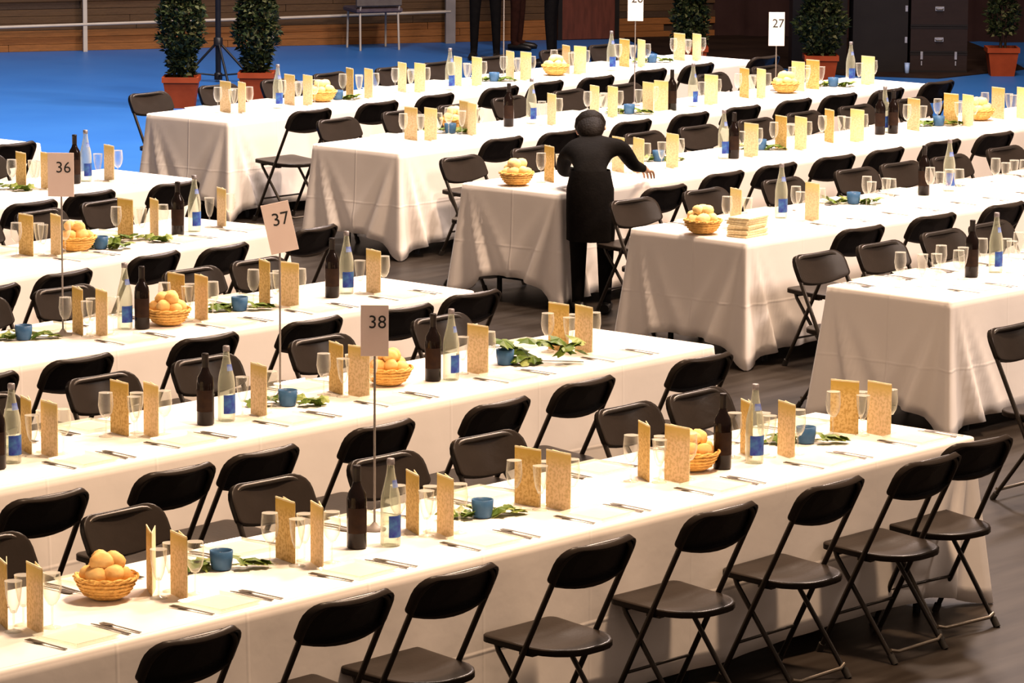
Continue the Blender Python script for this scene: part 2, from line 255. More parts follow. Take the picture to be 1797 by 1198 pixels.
def tag(o, label, cat, group=None, kind=None):
    o['label'] = label; o['category'] = cat
    if group: o['group'] = group
    if kind: o['kind'] = kind
    return o
def empty(name, loc=(0, 0, 0), rz=0):
    o = ob(name, None); o.empty_display_size = .1; o.location = loc; o.rotation_euler = (0, 0, rz); return o
def copy_tree(o, parent=None):
    c = o.copy(); COL.objects.link(c)
    if parent: c.parent = parent; c.matrix_parent_inverse = o.matrix_parent_inverse
    for ch in KIDS.get(o.name, []): copy_tree(ch, c)
    return c
KIDS = {}
def index_kids(o):
    ks = [q for q in bpy.data.objects if q.parent == o]; KIDS[o.name] = ks
    for k in ks: index_kids(k)
PROTO = {}
def inst(key, loc, rz, label, cat, group, sc=None, tilt=None):
    p, used = PROTO[key]
    if not used: o = p; index_kids(p); PROTO[key] = (p, True)
    else: o = copy_tree(p)
    o.location = loc; o.rotation_euler = (tilt[0] if tilt else 0, tilt[1] if tilt else 0, rz)
    if sc: o.scale = sc if isinstance(sc, tuple) else (sc, sc, sc)
    else: o.scale = (1, 1, 1)
    tag(o, label, cat, group); return o
def proto(key, o): PROTO[key] = (o, False)
ORD = ['first', 'second', 'third', 'fourth', 'fifth', 'sixth', 'seventh', 'eighth', 'ninth', 'tenth', 'eleventh', 'twelfth', 'thirteenth', 'fourteenth']
rnd = random.Random(5)

# ---------------- structure ----------------
def struct(o): o['kind'] = 'structure'; return o
b = MB(); b.add([(-6, -10, 0), (60, -10, 0), (60, 50, 0), (-6, 50, 0)], [[0, 1, 2, 3]]); struct(b.obj('floor', M['blue_floor']))
b = MB(); b.box(2, 0, .001, 28.4, 22.7, .012); struct(b.obj('floor_covering', M['brown_floor']))
b = MB(); c = [(35.4, 28.4), (33.6, 26.3), (33.45, 25.75), (33.35, 24.5), (33.15, 23.6), (33.55, 22.7), (35.0, 22.6), (36.4, 23.9), (37.6, 25.2), (37.0, 28.6)]
b.add([(x, y, .012) for x, y in c]+[(x, y, .0005) for x, y in c], [list(range(10))[::-1]]+[[i, (i+1) % 10, 10+(i+1) % 10, 10+i] for i in range(10)]); struct(b.obj('floor_carpet', M['carpet']))
# far wall: a bleacher front of stacked boards
P0 = Vector((28.92, 31.55, 0)); T = Vector((.8527, -.5224, 0)); NRM = Vector((-.5224, -.8527, 0))
yaw = math.atan2(T.y, T.x)
wl = empty('wall_back', P0, yaw); struct(wl)
b = MB(); b.box(-3, .03, 0, 10.3, .10, 3.0); o = b.obj('backing', M['gap'], wl)
b = MB(); b.box(-22, .10, 0, 10.3, .25, 9.5); b.obj('upper_wall', M['gap'], wl)
lens = [3.1, 2.4, 2.8, 3.6]; pm = {}
for L in lens:
    for k in ('plank', 'plank_reflect', 'plank_dark'):
        b = MB(); b.box(0, 0, 0, L-.005, .03, .0725, bev=.003); pm[(L, k)] = b.mesh('plank', M[k])
for r in range(24):
    x = -3-(r*1.37) % 2.2; k = 0
    while x < 10.1:
        L = lens[(k+r*2) % 4]
        if x+L > 10.3: break
        mk = 'plank_reflect' if r < 3 else ('plank' if rnd.random() < .7 else 'plank_dark')
        ob('plank', pm[(L, mk)], wl, (x, rnd.uniform(-.003, .003), r*.075), None); x += L; k += 1
# dark curtain wall behind the stage on the right
cw = MB(); A = Vector((35.75, 27.6, 0)); B = Vector((44.4, 12.9, 0)); n = 260; vs = []
Nn = Vector((-(B-A).y, (B-A).x, 0)).normalized()
for i in range(n+1):
    p = A.lerp(B, i/n)+Nn*(.05*math.sin(i*.9)+.02*math.sin(i*2.3)); vs += [p, p+Vector((0, 0, 9.5))]
cw.add(vs, [[2*i, 2*i+2, 2*i+3, 2*i+1] for i in range(n)], 0, True)
struct(cw.obj('wall_right', M['curtain']))
# dark red-brown door leaf in the far wall behind the standing people
dr = empty('door_1', P0+T*6.30+NRM*.06, yaw); struct(dr)
b = MB(); b.box(0, 0, 0, .62, .05, 2.1, bev=.01); b.obj('door_panel', mat('red_brown_door', (.11, .03, .018), .5, noise=(4, (.07, .02, .012), (6, 6, 1))), dr)
b = MB(); b.box(-.05, -.01, 0, 0, .06, 2.15); b.box(.62, -.01, 0, .67, .06, 2.15); b.box(-.05, -.01, 2.1, .67, .06, 2.15); b.obj('door_frame', M['case_black'], dr)
b = MB(); b.tube([(.08, -.03, 1.0), (.20, -.03, 1.0)], .012); b.tube([(.08, 0, 1.0), (.08, -.03, 1.0)], .012); b.obj('door_handle', M['steel'], dr)

# ---------------- railing in front of the wall ----------------
rl = empty('metal_railing', P0+NRM*.12, yaw); tag(rl, 'pale painted metal railing frame standing in front of the brown board wall', 'railing')
for x, w_, mk in ((.90, .022, 'white_metal'), (2.95, .026, 'white_metal'), (4.98, .055, 'grey_metal'), (7.66, .022, 'grey_metal'), (7.76, .022, 'grey_metal')):
    b = MB(); b.box(x-w_, -.02, 0, x+w_, .02, 1.12); b.obj('post', M[mk], rl)
for z0, z1, x0, x1 in ((.265, .29, -.9, .9), (.29, .315, .9, 2.95), (.315, .35, 2.95, 4.98), (1.06, 1.1, -.9, 7.76), (.66, .70, -.9, 4.98)):
    b = MB(); b.tube([(x0, -.01, z0), (x1, -.01, z1)], .017, 6); b.obj('rail', M['white_metal'], rl)

# ---------------- chair ----------------
def rrect(w, h, rt, rb, n=5):
    # rounded rectangle outline, x right, y up, centred; rt/rb radii of the top and bottom corners
    pts = []
    for cx, cy, r, a0 in ((w/2-rt, h/2-rt, rt, 0), (-w/2+rt, h/2-rt, rt, PI/2), (-w/2+rb, -h/2+rb, rb, PI), (w/2-rb, -h/2+rb, rb, 1.5*PI)):
        for k in range(n+1): t = a0+PI/2*k/n; pts.append((cx+r*math.cos(t), cy+r*math.sin(t)))
    out = []
    for i, p in enumerate(pts):
        q = pts[(i+1) % len(pts)]; out.append(p); L = math.hypot(q[0]-p[0], q[1]-p[1]); k = int(L/.05)
        for j in range(1, k+1): out.append((p[0]+(q[0]-p[0])*j/(k+1), p[1]+(q[1]-p[1])*j/(k+1)))
    return out
def dish(name, outl, fn, thick, rim, mats, parent, lip=.016):
    # shell from an outline: smooth front, hollow back with a rim. fn(x, y, d) -> point, d = depth behind the front
    n = len(outl); mb = MB(); rings = [(1., thick*.5), (.985, thick*.1), (.93, 0), (.7, 0), (.4, 0)]
    vs = []
    for s_, d in rings: vs += [fn(x*s_, y*s_, d) for x, y in outl]
    vs.append(fn(0, 0, 0)); fs = []
    for k in range(len(rings)-1):
        for i in range(n): j = (i+1) % n; fs.append([k*n+i, k*n+j, (k+1)*n+j, (k+1)*n+i])
    k = len(rings)-1
    for i in range(n): fs.append([k*n+i, k*n+(i+1) % n, len(vs)-1])
    mb.add(vs, fs, 0, True)
    def ins(x, y, e): L = math.hypot(x, y); return (x*(1-e/L), y*(1-e/L))
    rg = [(0, thick*.5), (0, rim), (lip*.5, rim), (lip, rim*.9)]; vs = []
    for e, d in rg: vs += [fn(*ins(x, y, e), d) for x, y in outl]
    fs = []
    for k in range(len(rg)-1):
        for i in range(n): j = (i+1) % n; fs.append([(k+1)*n+i, (k+1)*n+j, k*n+j, k*n+i])
    mb.add(vs, fs, 0, True)
    vs = []; 
    for s_, d in ((1, rim*.9), (1, thick), (.6, thick)): vs += [fn(*[c*s_ for c in ins(x, y, lip)], d) for x, y in outl]
    vs.append(fn(0, 0, thick)); fs = []
    for k in range(2):
        for i in range(n): j = (i+1) % n; fs.append([(k+1)*n+i, (k+1)*n+j, k*n+j, k*n+i])
    for i in range(n): fs.append([len(vs)-1, 2*n+(i+1) % n, 2*n+i])
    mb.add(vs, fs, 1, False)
    return mb.obj(name, mats, parent)
TILT = math.atan(.49)
def make_chair():
    t = empty('folding_chair')
    # backrest: curved panel leaning back, hollow behind
    ax = Vector((0, -math.sin(TILT), math.cos(TILT))); nn = Vector((0, -math.cos(TILT), -math.sin(TILT)))  # up the back, out of its rear
    Cb = Vector((0, -.185, .765))
    def fb(x, y, d):
        yy = y-.020*(1-(x/.22)**2)*(1 if y < 0 else 0)
        return Cb+Vector((x, 0, 0))+ax*yy+nn*(d+.036*(1-(x/.22)**2)-.026)
    dish('backrest', rrect(.432, .158, .080, .020), fb, .008, .030, [M['plastic'], M['recess_shade']], t)
    # seat
    so = []
    for x, y in rrect(.392, .39, .035, .15): so.append((x*(1+.28*y), y))
    def fs_(x, y, d): return Vector((x, y+.0, .447+.10*y*y+.04*y-.018*math.exp(-(x*x+(y+.03)**2)/.018)-d))
    dish('seat', so, fs_, .010, .026, [M['plastic'], M['recess_shade']], t)
    # back frame: one bent tube from foot over the back to the other foot
    def P(s, z, off=0): return (s*.201, -.185+(.765-z)*.49, z)
    a = [P(1, .012), P(1, .40), P(1, .70)]
    topz = .820
    for k in range(6):
        q = PI/2*k/5; a.append((.201-.085+.085*math.cos(q), -.185+(.765-(topz-.075+.075*math.sin(q)))*.49, topz-.075+.075*math.sin(q)))
    full = a+[(-x, y, z) for x, y, z in a[::-1]]
    b = MB(); b.tube(full, .0115, 7); fr = b.obj('back_frame', M['tube'], t)
    for s in (1, -1):
        b = MB(); b.tube([(s*.201, .19, 0), (s*.201, .175, .035)], .016, 8); b.obj('foot_cap', M['rubber'], fr)
    for s in (1, -1):
        b = MB(); b.tube([(s*.178, .135, .425), (s*.178, .125, .40), (s*.178, -.165, .012)], .0105, 7); lg = b.obj('leg', M['tube'], t)
        b = MB(); b.tube([(s*.178, -.175, 0), (s*.178, -.150, .035)], .015, 8); b.obj('foot_cap', M['rubber'], lg)
    b = MB(); b.tube([(-.178, -.150, .055), (-.14, -.160, .045), (.14, -.160, .045), (.178, -.150, .055)], .008, 6); b.obj('stretcher', M['rod'], t)
    b = MB(); b.tube([(-.201, .107, .17), (.201, .107, .17)], .007, 6); b.obj('stretcher', M['tube'], t)
    b = MB(); b.box(-.185, -.045, .405, -.155, .02, .43); b.box(.155, -.045, .405, .185, .02, .43); b.box(-.17, .12, .41, .17, .15, .428); b.obj('seat_bracket', M['tube'], t)
    return t
proto('chair', make_chair())

# ---------------- tables and cloths ----------------
TN = {'A': 'front left table', 'B': 'second left table', 'C': 'third left table', 'D': 'fourth left table', 'E': 'fifth left table', 'F': 'sixth left table',
      'R0': 'front right table', 'R1': 'first right table', 'R2': 'second right table', 'R3': 'third right table', 'R4': 'fourth right table', 'R5': 'farthest right table'}
def wp(r, u, v, z=.75):
    (cx, cy), yw, sg, L, W = ROWS[r]; dx, dy = math.cos(yw), math.sin(yw)
    return Vector((cx+dx*u-dy*v, cy+dy*u+dx*v, z))
def make_table(L, W):
    t = empty('folding_table')
    b = MB(); b.box(0, .01, .715, L, W-.01, .742, bev=.006); b.obj('table_top', M['wood_top'], t)
    for x in (.28, L-.28):
        for y in (.08, W-.08):
            b = MB(); b.tube([(x, y, 0), (x, y, .715)], .017, 8); b.obj('leg', M['black_metal'], t)
        b = MB(); b.tube([(x, .08, .12), (x, W-.08, .12)], .012, 6); b.tube([(x, .08, .68), (x, W-.08, .68)], .012, 6); b.obj('crossbar', M['black_metal'], t)
    return t
def cloth(r, seed):
    (cx, cy), yw, sg, L, W = ROWS[r]; rd = random.Random(seed)
    ph = [rd.uniform(0, 6.28) for _ in range(10)]
    x0, x1 = (0, L) if sg > 0 else (-L, 0)
    step = .022; pts = []   # (x, y, nx, ny, corner distance, long side)
    def side(ax, ay, bx, by, nx, ny, longs):
        D = math.hypot(bx-ax, by-ay); k = max(2, int(D/step))
        for i in range(k):
            t = (i+.5)/k; pts.append((ax+(bx-ax)*t, ay+(by-ay)*t, nx, ny, D*t, D*(1-t), longs))
    side(x0, 0, x1, 0, 0, -1, 1); side(x1, 0, x1, W, 1, 0, 0); side(x1, W, x0, W, 0, 1, 1); side(x0, W, x0, 0, -1, 0, 0)
    lv = [(0, 0), (.004, .012), (.016, .018)]   # (drop, out)
    rings = [0, .05, .12, .2, .3, .4, .5, .6, .7, .8, .9, 1.0]
    n = len(pts); vs = []; tz = .75
    # top ring, rounded edge
    ins = .012
    for x, y, nx, ny, d0, d1, lg in pts: vs.append((x-nx*ins, y-ny*ins, tz))
    for k, t in enumerate(rings):
        s_acc = 0
        for i, (x, y, nx, ny, d0, d1, lg) in enumerate(pts):
            s_acc += step; d = min(d0, d1)
            # corner blend of the outward direction
            wgt = math.exp(-(d/.10)**2)*.95
            if d0 < d1: pi = pts[i-1 if d0 > 0 else i]; prevn = {(0, -1): (-1, 0), (1, 0): (0, -1), (0, 1): (1, 0), (-1, 0): (0, 1)}[(nx, ny)]
            else: prevn = {(0, -1): (1, 0), (1, 0): (0, 1), (0, 1): (-1, 0), (-1, 0): (0, -1)}[(nx, ny)]
            ox, oy = nx+prevn[0]*wgt, ny+prevn[1]*wgt; l = math.hypot(ox, oy); ox /= l; oy /= l
            am = .5+.5*math.sin(s_acc*1.3+ph[0])
            out = .006+(t**1.1)*(.016+(.002+.011*am*am)*(1 if lg else .35)*math.sin(s_acc*9+ph[1]+1.5*math.sin(s_acc*1.7+ph[2]))+.004*math.sin(s_acc*21+ph[3]))
            g = lambda c_, w_: math.exp(-((d-c_)/w_)**2)
            out += t*(.085*g(0, .016+.045*t)-.040*g(.030+.090*t, .012+.028*t)+.055*g(.050+.175*t, .012+.034*t)-.022*g(.065+.270*t, .014+.040*t)+.020*g(.080+.370*t, .014+.045*t)); out = max(out, .004)
            zb = (.095 if lg else .17)+.012*math.sin(s_acc*3+ph[5]); zb = zb+(.016-zb)*math.exp(-(d/.135)**2)
            z = tz-.010-(tz-.010-zb)*t
            if t == 0: out = .004; z = tz-.006
            vs.append((x+ox*out, y+oy*out, z))
    fs = []
    for k in range(len(rings)):
        for i in range(n): j = (i+1) % n; fs.append([(k+1)*n+i, (k+1)*n+j, k*n+j, k*n+i])
    mb = MB(); mb.add(vs, fs, 0, True)
    # top surface with a slight sag grid
    mb.add([vs[i] for i in range(n)], [list(range(n))], 0, False)
    o = mb.obj('tablecloth', M['linen']); o.location = (cx, cy, 0); o.rotation_euler = (0, 0, yw)
    sd = o.modifiers.new('thickness', 'SOLIDIFY'); sd.thickness = .002; sd.offset = -1
    return o
CL = {'A': 'longest white cloth in front, on the table with the nearest sign 38', 'B': 'white tablecloth over the second left table, right behind sign 38', 'C': 'white tablecloth over the third left table, with sign 36 standing on it',
      'D': 'white tablecloth over the fourth left table, behind sign 36', 'E': 'white tablecloth over the fifth left table, ending by the blue floor', 'F': 'white tablecloth corner at the left frame edge before the blue floor',
      'R1': 'white tablecloth with hanging corner at right, table with glasses but no menus', 'R2': 'white tablecloth of the right table with a stack of menus on its corner', 'R3': 'white tablecloth of the table the person in black bends over',
      'R4': 'white tablecloth of the fourth right table, where sign 27 stands', 'R5': 'white tablecloth of the farthest right table, near the potted shrubs'}
protoT = {}
for r, (c, yw, sg, L, W) in ROWS.items():
    if r == 'R0': continue
    tag(cloth(r, hash(r[0])*0+sum(map(ord, r))), CL[r], 'tablecloth', 'white tablecloths')
    n = 3; l = L/n; key = 'T%s' % r
    for k in range(n):
        u = k*l if sg > 0 else -(k+1)*l
        if k == 0: proto(key, make_table(l-.01, W))
        inst(key, wp(r, u+.005, 0, 0), yw, 'folding table under the cloth of the %s, %s from aisle end' % (TN[r], ORD[k]), 'table', 'folding tables under the cloths')

# ---------------- tableware prototypes ----------------
def make_goblet(h=.19, r=.033, flute=False):
    t = empty('wine_glass' if not flute else 'tulip_glass')
    if not flute: prof = [(.0, h*.42), (.014, h*.43), (r*.82, h*.55), (r, h*.72), (r*.93, h*.90), (r*.88, h)]
    else: prof = [(.0, h*.36), (.010, h*.375), (.020, h*.52), (.027, h*.75), (.030, h)]
    b = MB(); b.lathe(prof, 16); b.tube([(prof[-1][0]*math.cos(2*PI*k/16), prof[-1][0]*math.sin(2*PI*k/16), h) for k in range(16)], .0011, 4, close=True)
    b.obj('bowl', M['glass'], t)
    b = MB(); b.lathe([(.0036, .006), (.003, h*.2), (.0036, h*.38), (.006, h*.41)], 8); b.obj('stem', M['glass'], t)
    b = MB(); b.lathe([(.031, .0005), (.031, .0025), (.018, .005), (.004, .010)], 16); b.obj('foot', M['glass'], t)
    return t
proto('goblet', make_goblet()); proto('tulip', make_goblet(.175, .03, True))
def make_water():
    t = empty('water_bottle')
    b = MB(); b.lathe([(.034, 0), (.038, .006), (.038, .165), (.034, .195), (.024, .235), (.016, .275), (.0135, .30), (.0135, .312)], 20); b.obj('bottle_body', M['water_glass'], t)
    b = MB(); b.lathe([(.0145, .306), (.0150, .308), (.0150, .328), (.012, .330)], 14); b.obj('cap', M['cap'], t)
    b = MB(); vs = []; n = 14
    for k in range(n+1):
        a = -2.35+2.5*k/n
        vs += [(.0388*math.cos(a), .0388*math.sin(a), .035), (.0388*math.cos(a), .0388*math.sin(a), .118)]
    b.add(vs, [[2*k, 2*k+2, 2*k+3, 2*k+1] for k in range(n)], 0, True); b.obj('label', M['label'], t)
    b = MB(); vs = []
    for k in range(n+1):
        a = -1.9+1.6*k/n
        vs += [(.0275*math.cos(a), .0275*math.sin(a), .222), (.0215*math.cos(a), .0215*math.sin(a), .250)]
    b.add(vs, [[2*k, 2*k+2, 2*k+3, 2*k+1] for k in range(n)], 0, True); b.obj('neck_label', M['neck_label'], t)
    return t
proto('water', make_water())
def make_wine():
    t = empty('wine_bottle')
    b = MB(); b.lathe([(.033, 0), (.0375, .005), (.0375, .185), (.034, .208), (.020, .232), (.0145, .25), (.0140, .295)], 20); b.obj('bottle_body', M['wine'], t)
    b = MB(); b.lathe([(.0150, .252), (.0152, .300), (.0158, .302), (.0158, .311), (.013, .313)], 14); b.obj('foil', M['foil'], t)
    b = MB(); vs = []; n = 14
    for k in range(n+1):
        a = -2.6+2.3*k/n
        vs += [(.0381*math.cos(a), .0381*math.sin(a), .06), (.0381*math.cos(a), .0381*math.sin(a), .155)]
    b.add(vs, [[2*k, 2*k+2, 2*k+3, 2*k+1] for k in range(n)], 0, True); b.obj('label', M['wine_label'], t)
    return t
proto('wine', make_wine())
def make_candle():
    t = empty('candle_cup')
    b = MB(); b.lathe([(.028, 0), (.036, .004), (.042, .04), (.043, .072), (.039, .072), (.037, .05)], 20); b.obj('cup', M['blue'], t)
    b = MB(); b.lathe([(.036, .046), (.036, .056), (.001, .057)], 16); w_ = b.obj('wax', M['wax'], t)
    b = MB(); b.tube([(0, 0, .056), (.001, 0, .066)], .0012, 5); b.obj('wick', M['ink'], w_)
    return t
proto('candle', make_candle())
lv = MB(); P_ = [(0, -.02), (.012, -.028), (.030, -.022), (.026, -.004), (.040, .008), (.024, .014), (.012, .024), (0, .042), (-.012, .024), (-.024, .014), (-.040, .008), (-.026, -.004), (-.030, -.022), (-.012, -.028)]
lv.add([(x, y, -.006*abs(x)/.04-.004*(y > .02)) for x, y in P_]+[(0, 0, .006)], [[i, (i+1) % 14, 14] for i in range(14)], 0, False)
leafA = lv.mesh('leaf', M['leaf']); leafB = lv.mesh('leaf_pale', M['leaf_pale'])
def make_ivy(seed, spread=.17, n=18, gap=.05, sz=1.0, tall=.03):
    r = random.Random(seed); t = empty('ivy_sprig')
    pts = [(-spread, r.uniform(-.02, .02), .006), (-spread*.5, .02, .008), (0, .055, .006), (spread*.5, .03, .008), (spread, r.uniform(-.03, .02), .006)]
    b = MB(); b.tube(pts, .0022, 5); b.obj('stem', M['stem'], t)
    for k in range(n):
        a = (k+.5)/n*2-1; x = a*spread; y = r.uniform(-.035, .045)
        if abs(x) < gap: y = .06+r.uniform(0, .02) if k % 2 else -.0
        if abs(x) < gap and y < .05: x = math.copysign(gap+.015, x)
        ob('leaf', leafA if r.random() < .6 else leafB, t, (x, y, r.uniform(.010, tall)+.006), (r.uniform(-.4, .6), r.uniform(-.5, .5), r.uniform(0, 6.28)), r.uniform(.8, 1.25)*sz)
    return t
for k in range(4): proto('ivy%d' % k, make_ivy(k+3))
proto('ivybig', make_ivy(40, .20, 22, .02, 1.35, .11))
def make_card(kind):
    t = empty('menu_card'); W_, H_ = .132, .228
    b = MB(); b.box(-W_/2, -.0012, 0, W_/2, .0012, H_); b.obj('front_leaf', M['card_'+kind], t)
    mt = Matrix.Translation((W_/2, .002, 0)) @ Matrix.Rotation(-.22, 4, 'Z') @ Matrix.Translation((-W_/2, 0, 0))
    b = MB(); b.box(-W_/2, -.0012, 0, W_/2-.001, .0012, H_-.002, mtx=mt); b.obj('back_leaf', M['card_edge'], t)
    b = MB(); vs = [(-W_/2, -.0016, H_-.004), (W_/2, -.0016, H_-.004), (W_/2, -.0016, H_+.003), (-W_/2, -.0016, H_+.003)]
    b.box(-W_/2, -.002, H_-.004, W_/2, .0016, H_+.003); b.obj('top_edge', M['card_edge'], t)
    return t
for k in ('tan', 'gold', 'cream'): proto('card_'+k, make_card(k))
def make_plate():
    t = empty('glass_plate'); b = MB(); h = .105; vs = []
    for e, z in ((-.03, .002), (-.012, .002), (0, .012), (0, .015), (-.014, .006), (-.04, .005)):
        q = h+e
        for sx, sy in ((-1, -1), (1, -1), (1, 1), (-1, 1)): vs.append((sx*q, sy*q, z))
    fs = [[3, 2, 1, 0], [20, 21, 22, 23]]
    for k in range(5):
        for j in range(4): a = 4*k; fs.append([a+j, a+(j+1) % 4, a+4+(j+1) % 4, a+4+j])
    b.add(vs, fs); me = b.mesh('glass_plate', M['plate']); t2 = ob('glass_plate', me); bpy.data.objects.remove(t); t2.name = 'glass_plate'; return t2
proto('plate', make_plate())
def flat(outl, th, z0=.002):
    b = MB(); n = len(outl); b.add([(x, y, z0+z) for x, y, z in outl]+[(x, y, z0+z+th) for x, y, z in outl], [list(range(n))[::-1], [n+i for i in range(n)]]+[[i, (i+1) % n, n+(i+1) % n, n+i] for i in range(n)]); return b
def make_knife():
    b = flat([(-.006, -.10, 0), (.006, -.10, 0), (.005, -.01, .002), (.009, .02, .001), (.008, .08, 0), (.001, .105, 0), (-.004, .02, .001), (-.005, -.01, .002)], .003); return ob('table_knife', b.mesh('table_knife', M['cutlery']))
def make_fork():
    b = flat([(-.006, -.10, 0), (.006, -.10, 0), (.003, 0, .003), (.011, .035, 0), (.012, .06, .002), (-.012, .06, .002), (-.011, .035, 0), (-.003, 0, .003)], .002)
    for x in (-.010, -.0035, .0035, .010): b.box(x-.0016, .059, .0035, x+.0016, .095, .006)
    return ob('table_fork', b.mesh('table_fork', M['cutlery']))
def make_spoon():
    b = flat([(-.005, -.10, 0), (.005, -.10, 0), (.003, .03, .003), (.014, .055, .001), (.017, .075, 0), (.010, .098, .001), (-.010, .098, .001), (-.017, .075, 0), (-.014, .055, .001), (-.003, .03, .003)], .002); return ob('table_spoon', b.mesh('table_spoon', M['cutlery']))
proto('spoon', make_spoon())
proto('knife', make_knife()); proto('fork', make_fork())
def make_basket():
    t = empty('bread_basket'); R_ = .108
    b = MB(); b.lathe([(.001, .006), (.056, .004), (.072, .013), (.096, .045), (R_, .078), (R_-.006, .080), (.088, .045), (.064, .018), (.001, .012)], 28); b.obj('basket_bowl', M['wicker'], t)
    b = MB()
    for s in (0, 1):
        b.tube([((R_+.002+.004*math.cos(7*a+s*PI))*math.cos(a), (R_+.002+.004*math.cos(7*a+s*PI))*math.sin(a), .080+.005*math.sin(7*a+s*PI)) for a in [2*PI*k/56 for k in range(56)]], .0045, 5, close=True)
    b.obj('braided_rim', M['wicker'], t)
    for z, rr in ((.022, .0805), (.036, .0905), (.050, .0990), (.064, .1045)):
        b = MB(); b.tube([((rr+.0015*math.cos(14*a))*math.cos(a), (rr+.0015*math.cos(14*a))*math.sin(a), z) for a in [2*PI*k/56 for k in range(56)]], .004, 5, close=True); b.obj('woven_band', M['wicker'], t)
    return t
proto('basket', make_basket())
def make_roll(mk):
    b = MB(); r = .040; prof = [(.0005, -.024), (.018, -.026), (.032, -.018), (.040, -.002), (.036, .014), (.024, .026), (.010, .031), (.0005, .032)]
    b.lathe(prof, 16, squash=.86)
    vs = []
    for i, (x, y, z) in enumerate(b.v): k = 1+.05*math.sin(x*90+y*70)+.03*math.sin(z*160+x*50); vs.append((x*k, y*k, z*k+.0))
    b.v = vs
    return ob('bread_roll', b.mesh('bread_roll', M[mk]))
proto('roll', make_roll('roll')); proto('rollp', make_roll('roll_pale'))

# ---------------- chairs in their places ----------------
rc = random.Random(11)
for r, sides in CHAIRS.items():
    sg = ROWS[r][2]; yw = ROWS[r][1]
    for side, L in sides.items():
        Ls = sorted(L, key=lambda q: abs(q[0]))
        for i, (u, v) in enumerate(Ls):
            rz = yw+(0 if side == 'near' else PI)+rc.uniform(-.035, .035)
            if r == 'A' and side == 'near' and i == 0: rz += -.10
            if r == 'R3' and side == 'near' and i == 0: v -= .16; u -= .10
            lb = 'black folding chair, %s side of %s, %s from aisle end' % (side if side == 'near' else 'far', TN[r], ORD[i])
            if r == 'R0': lb = 'black folding chair at the right frame edge beside the first right table'
            inst('chair', wp(r, u, v, .0125 if wp(r, u, v).x < 28.2 and wp(r, u, v).y < 22.5 else .0012), rz, lb, 'chair', 'folding chairs at the tables')

# ---------------- things on the tables ----------------
occ = {}
def free(r, u, v, rad):
    for (a, b_, c_) in occ.get(r, []):
        if (a-u)**2+(b_-v)**2 < (rad+c_)**2: return False
    return True
def put(r, u, v, rad): occ.setdefault(r, []).append((u, v, rad))
RA = math.radians(-49.8)
ZT = .7512
cnt = {}
def nth(r, k): cnt[(r, k)] = cnt.get((r, k), 0)+1; return ORD[min(cnt[(r, k)]-1, 13)]
for r, L in ITEMS.items():
    L = sorted(L, key=lambda q: abs(q[1])); W_ = ROWS[r][4]
    for k, u, v in L:
        p = wp(r, u, v, ZT); rz = rc.uniform(0, 6.28)
        if k == 'wine':
            inst('wine', p, RA-.15+rc.uniform(-.3, .3), 'dark wine bottle standing on the %s, %s from aisle end' % (TN[r], nth(r, k)), 'bottle', 'wine bottles'); put(r, u, v, .036)
        elif k == 'water':
            inst('water', p, RA+.5+rc.uniform(-.35, .35), 'clear water bottle with blue label on %s, %s from aisle end' % (TN[r], nth(r, k)), 'bottle', 'water bottles'); put(r, u, v, .037)
        elif k == 'candle':
            q = nth(r, k); inst('candle', p, rz, 'small blue candle cup on the %s, %s from aisle end' % (TN[r], q), 'candle cup', 'blue candle cups'); put(r, u, v, .042)
            big = (r == 'B' and abs(u+1.13) < .1)
            if big: pp = wp(r, u+.13, v-.12, ZT); inst('ivybig', pp, RA+.1, 'big heap of green ivy leaves beside a blue cup on the second left table', 'ivy', 'ivy sprigs')
            else: inst('ivy%d' % rc.randrange(4), p+Vector((0, 0, .0)), RA+rc.uniform(-.35, .35), 'green ivy sprig around blue cup on %s, %s from aisle end' % (TN[r], q), 'ivy', 'ivy sprigs')
        elif k == 'ivy':
            inst('ivy1', p, RA+.2, 'loose green ivy sprig lying on the %s' % TN[r], 'ivy', 'ivy sprigs')
        elif k == 'bread':
            q = nth(r, k); inst('basket', p, rz, 'golden wicker bread basket on the %s, %s from aisle end' % (TN[r], q), 'basket', 'bread baskets'); put(r, u, v, .105)
            pale = r in ('R3', 'R4', 'R5', 'R2')
            sp = []
            for j in range(9):
                if j < 6: a = j*PI/3+rz; d = .058+rc.uniform(-.006, .006); z = .084+.007*(j % 3)
                else: a = j*2.1+rz; d = .030; z = .136
                sp.append((d*math.cos(a), d*math.sin(a), z, j >= 6))
            for top, word in ((False, 'lower'), (True, 'upper')):
                row_ = sorted([q_ for q_ in sp if q_[3] == top], key=lambda q_: q_[0]*.646-q_[1]*.764)
                for jj, (dx, dy, z, _) in enumerate(row_):
                    inst('rollp' if pale else 'roll', p+Vector((dx, dy, z)), rc.uniform(0, 6.28), '%s %s bread roll from left in %s basket from aisle end, %s' % (ORD[jj], word, q, TN[r]), 'bread', 'bread rolls in baskets', tilt=(rc.uniform(-.6, .6), rc.uniform(-.6, .6)), sc=rc.uniform(.95, 1.14))
        elif k == 'stack':
            put(r, u, v, .13)
            for j in range(8):
                me = PROTO.setdefault('lying', (None, None))
                if me[0] is None:
                    b = MB(); b.box(-.115, -.07, 0, .115, .07, .0135, bev=.003); o0 = ob('menu_booklet', b.mesh('menu_booklet', M['card_cream'])); PROTO['lying'] = (o0, False)
                    bpy.data.objects.remove(o0); PROTO['lying'] = (b.mesh('menu_booklet', M['card_cream']), True)
                o = ob('menu_booklet', PROTO['lying'][0], None, p+Vector((rc.uniform(-.006, .006), rc.uniform(-.006, .006), 0.0145*j)), (0, 0, .1+rc.uniform(-.06, .06)))
                tag(o, 'cream menu booklet lying %s from the bottom of the stack beside the bread basket' % ORD[j], 'menu', 'stacked menu booklets')
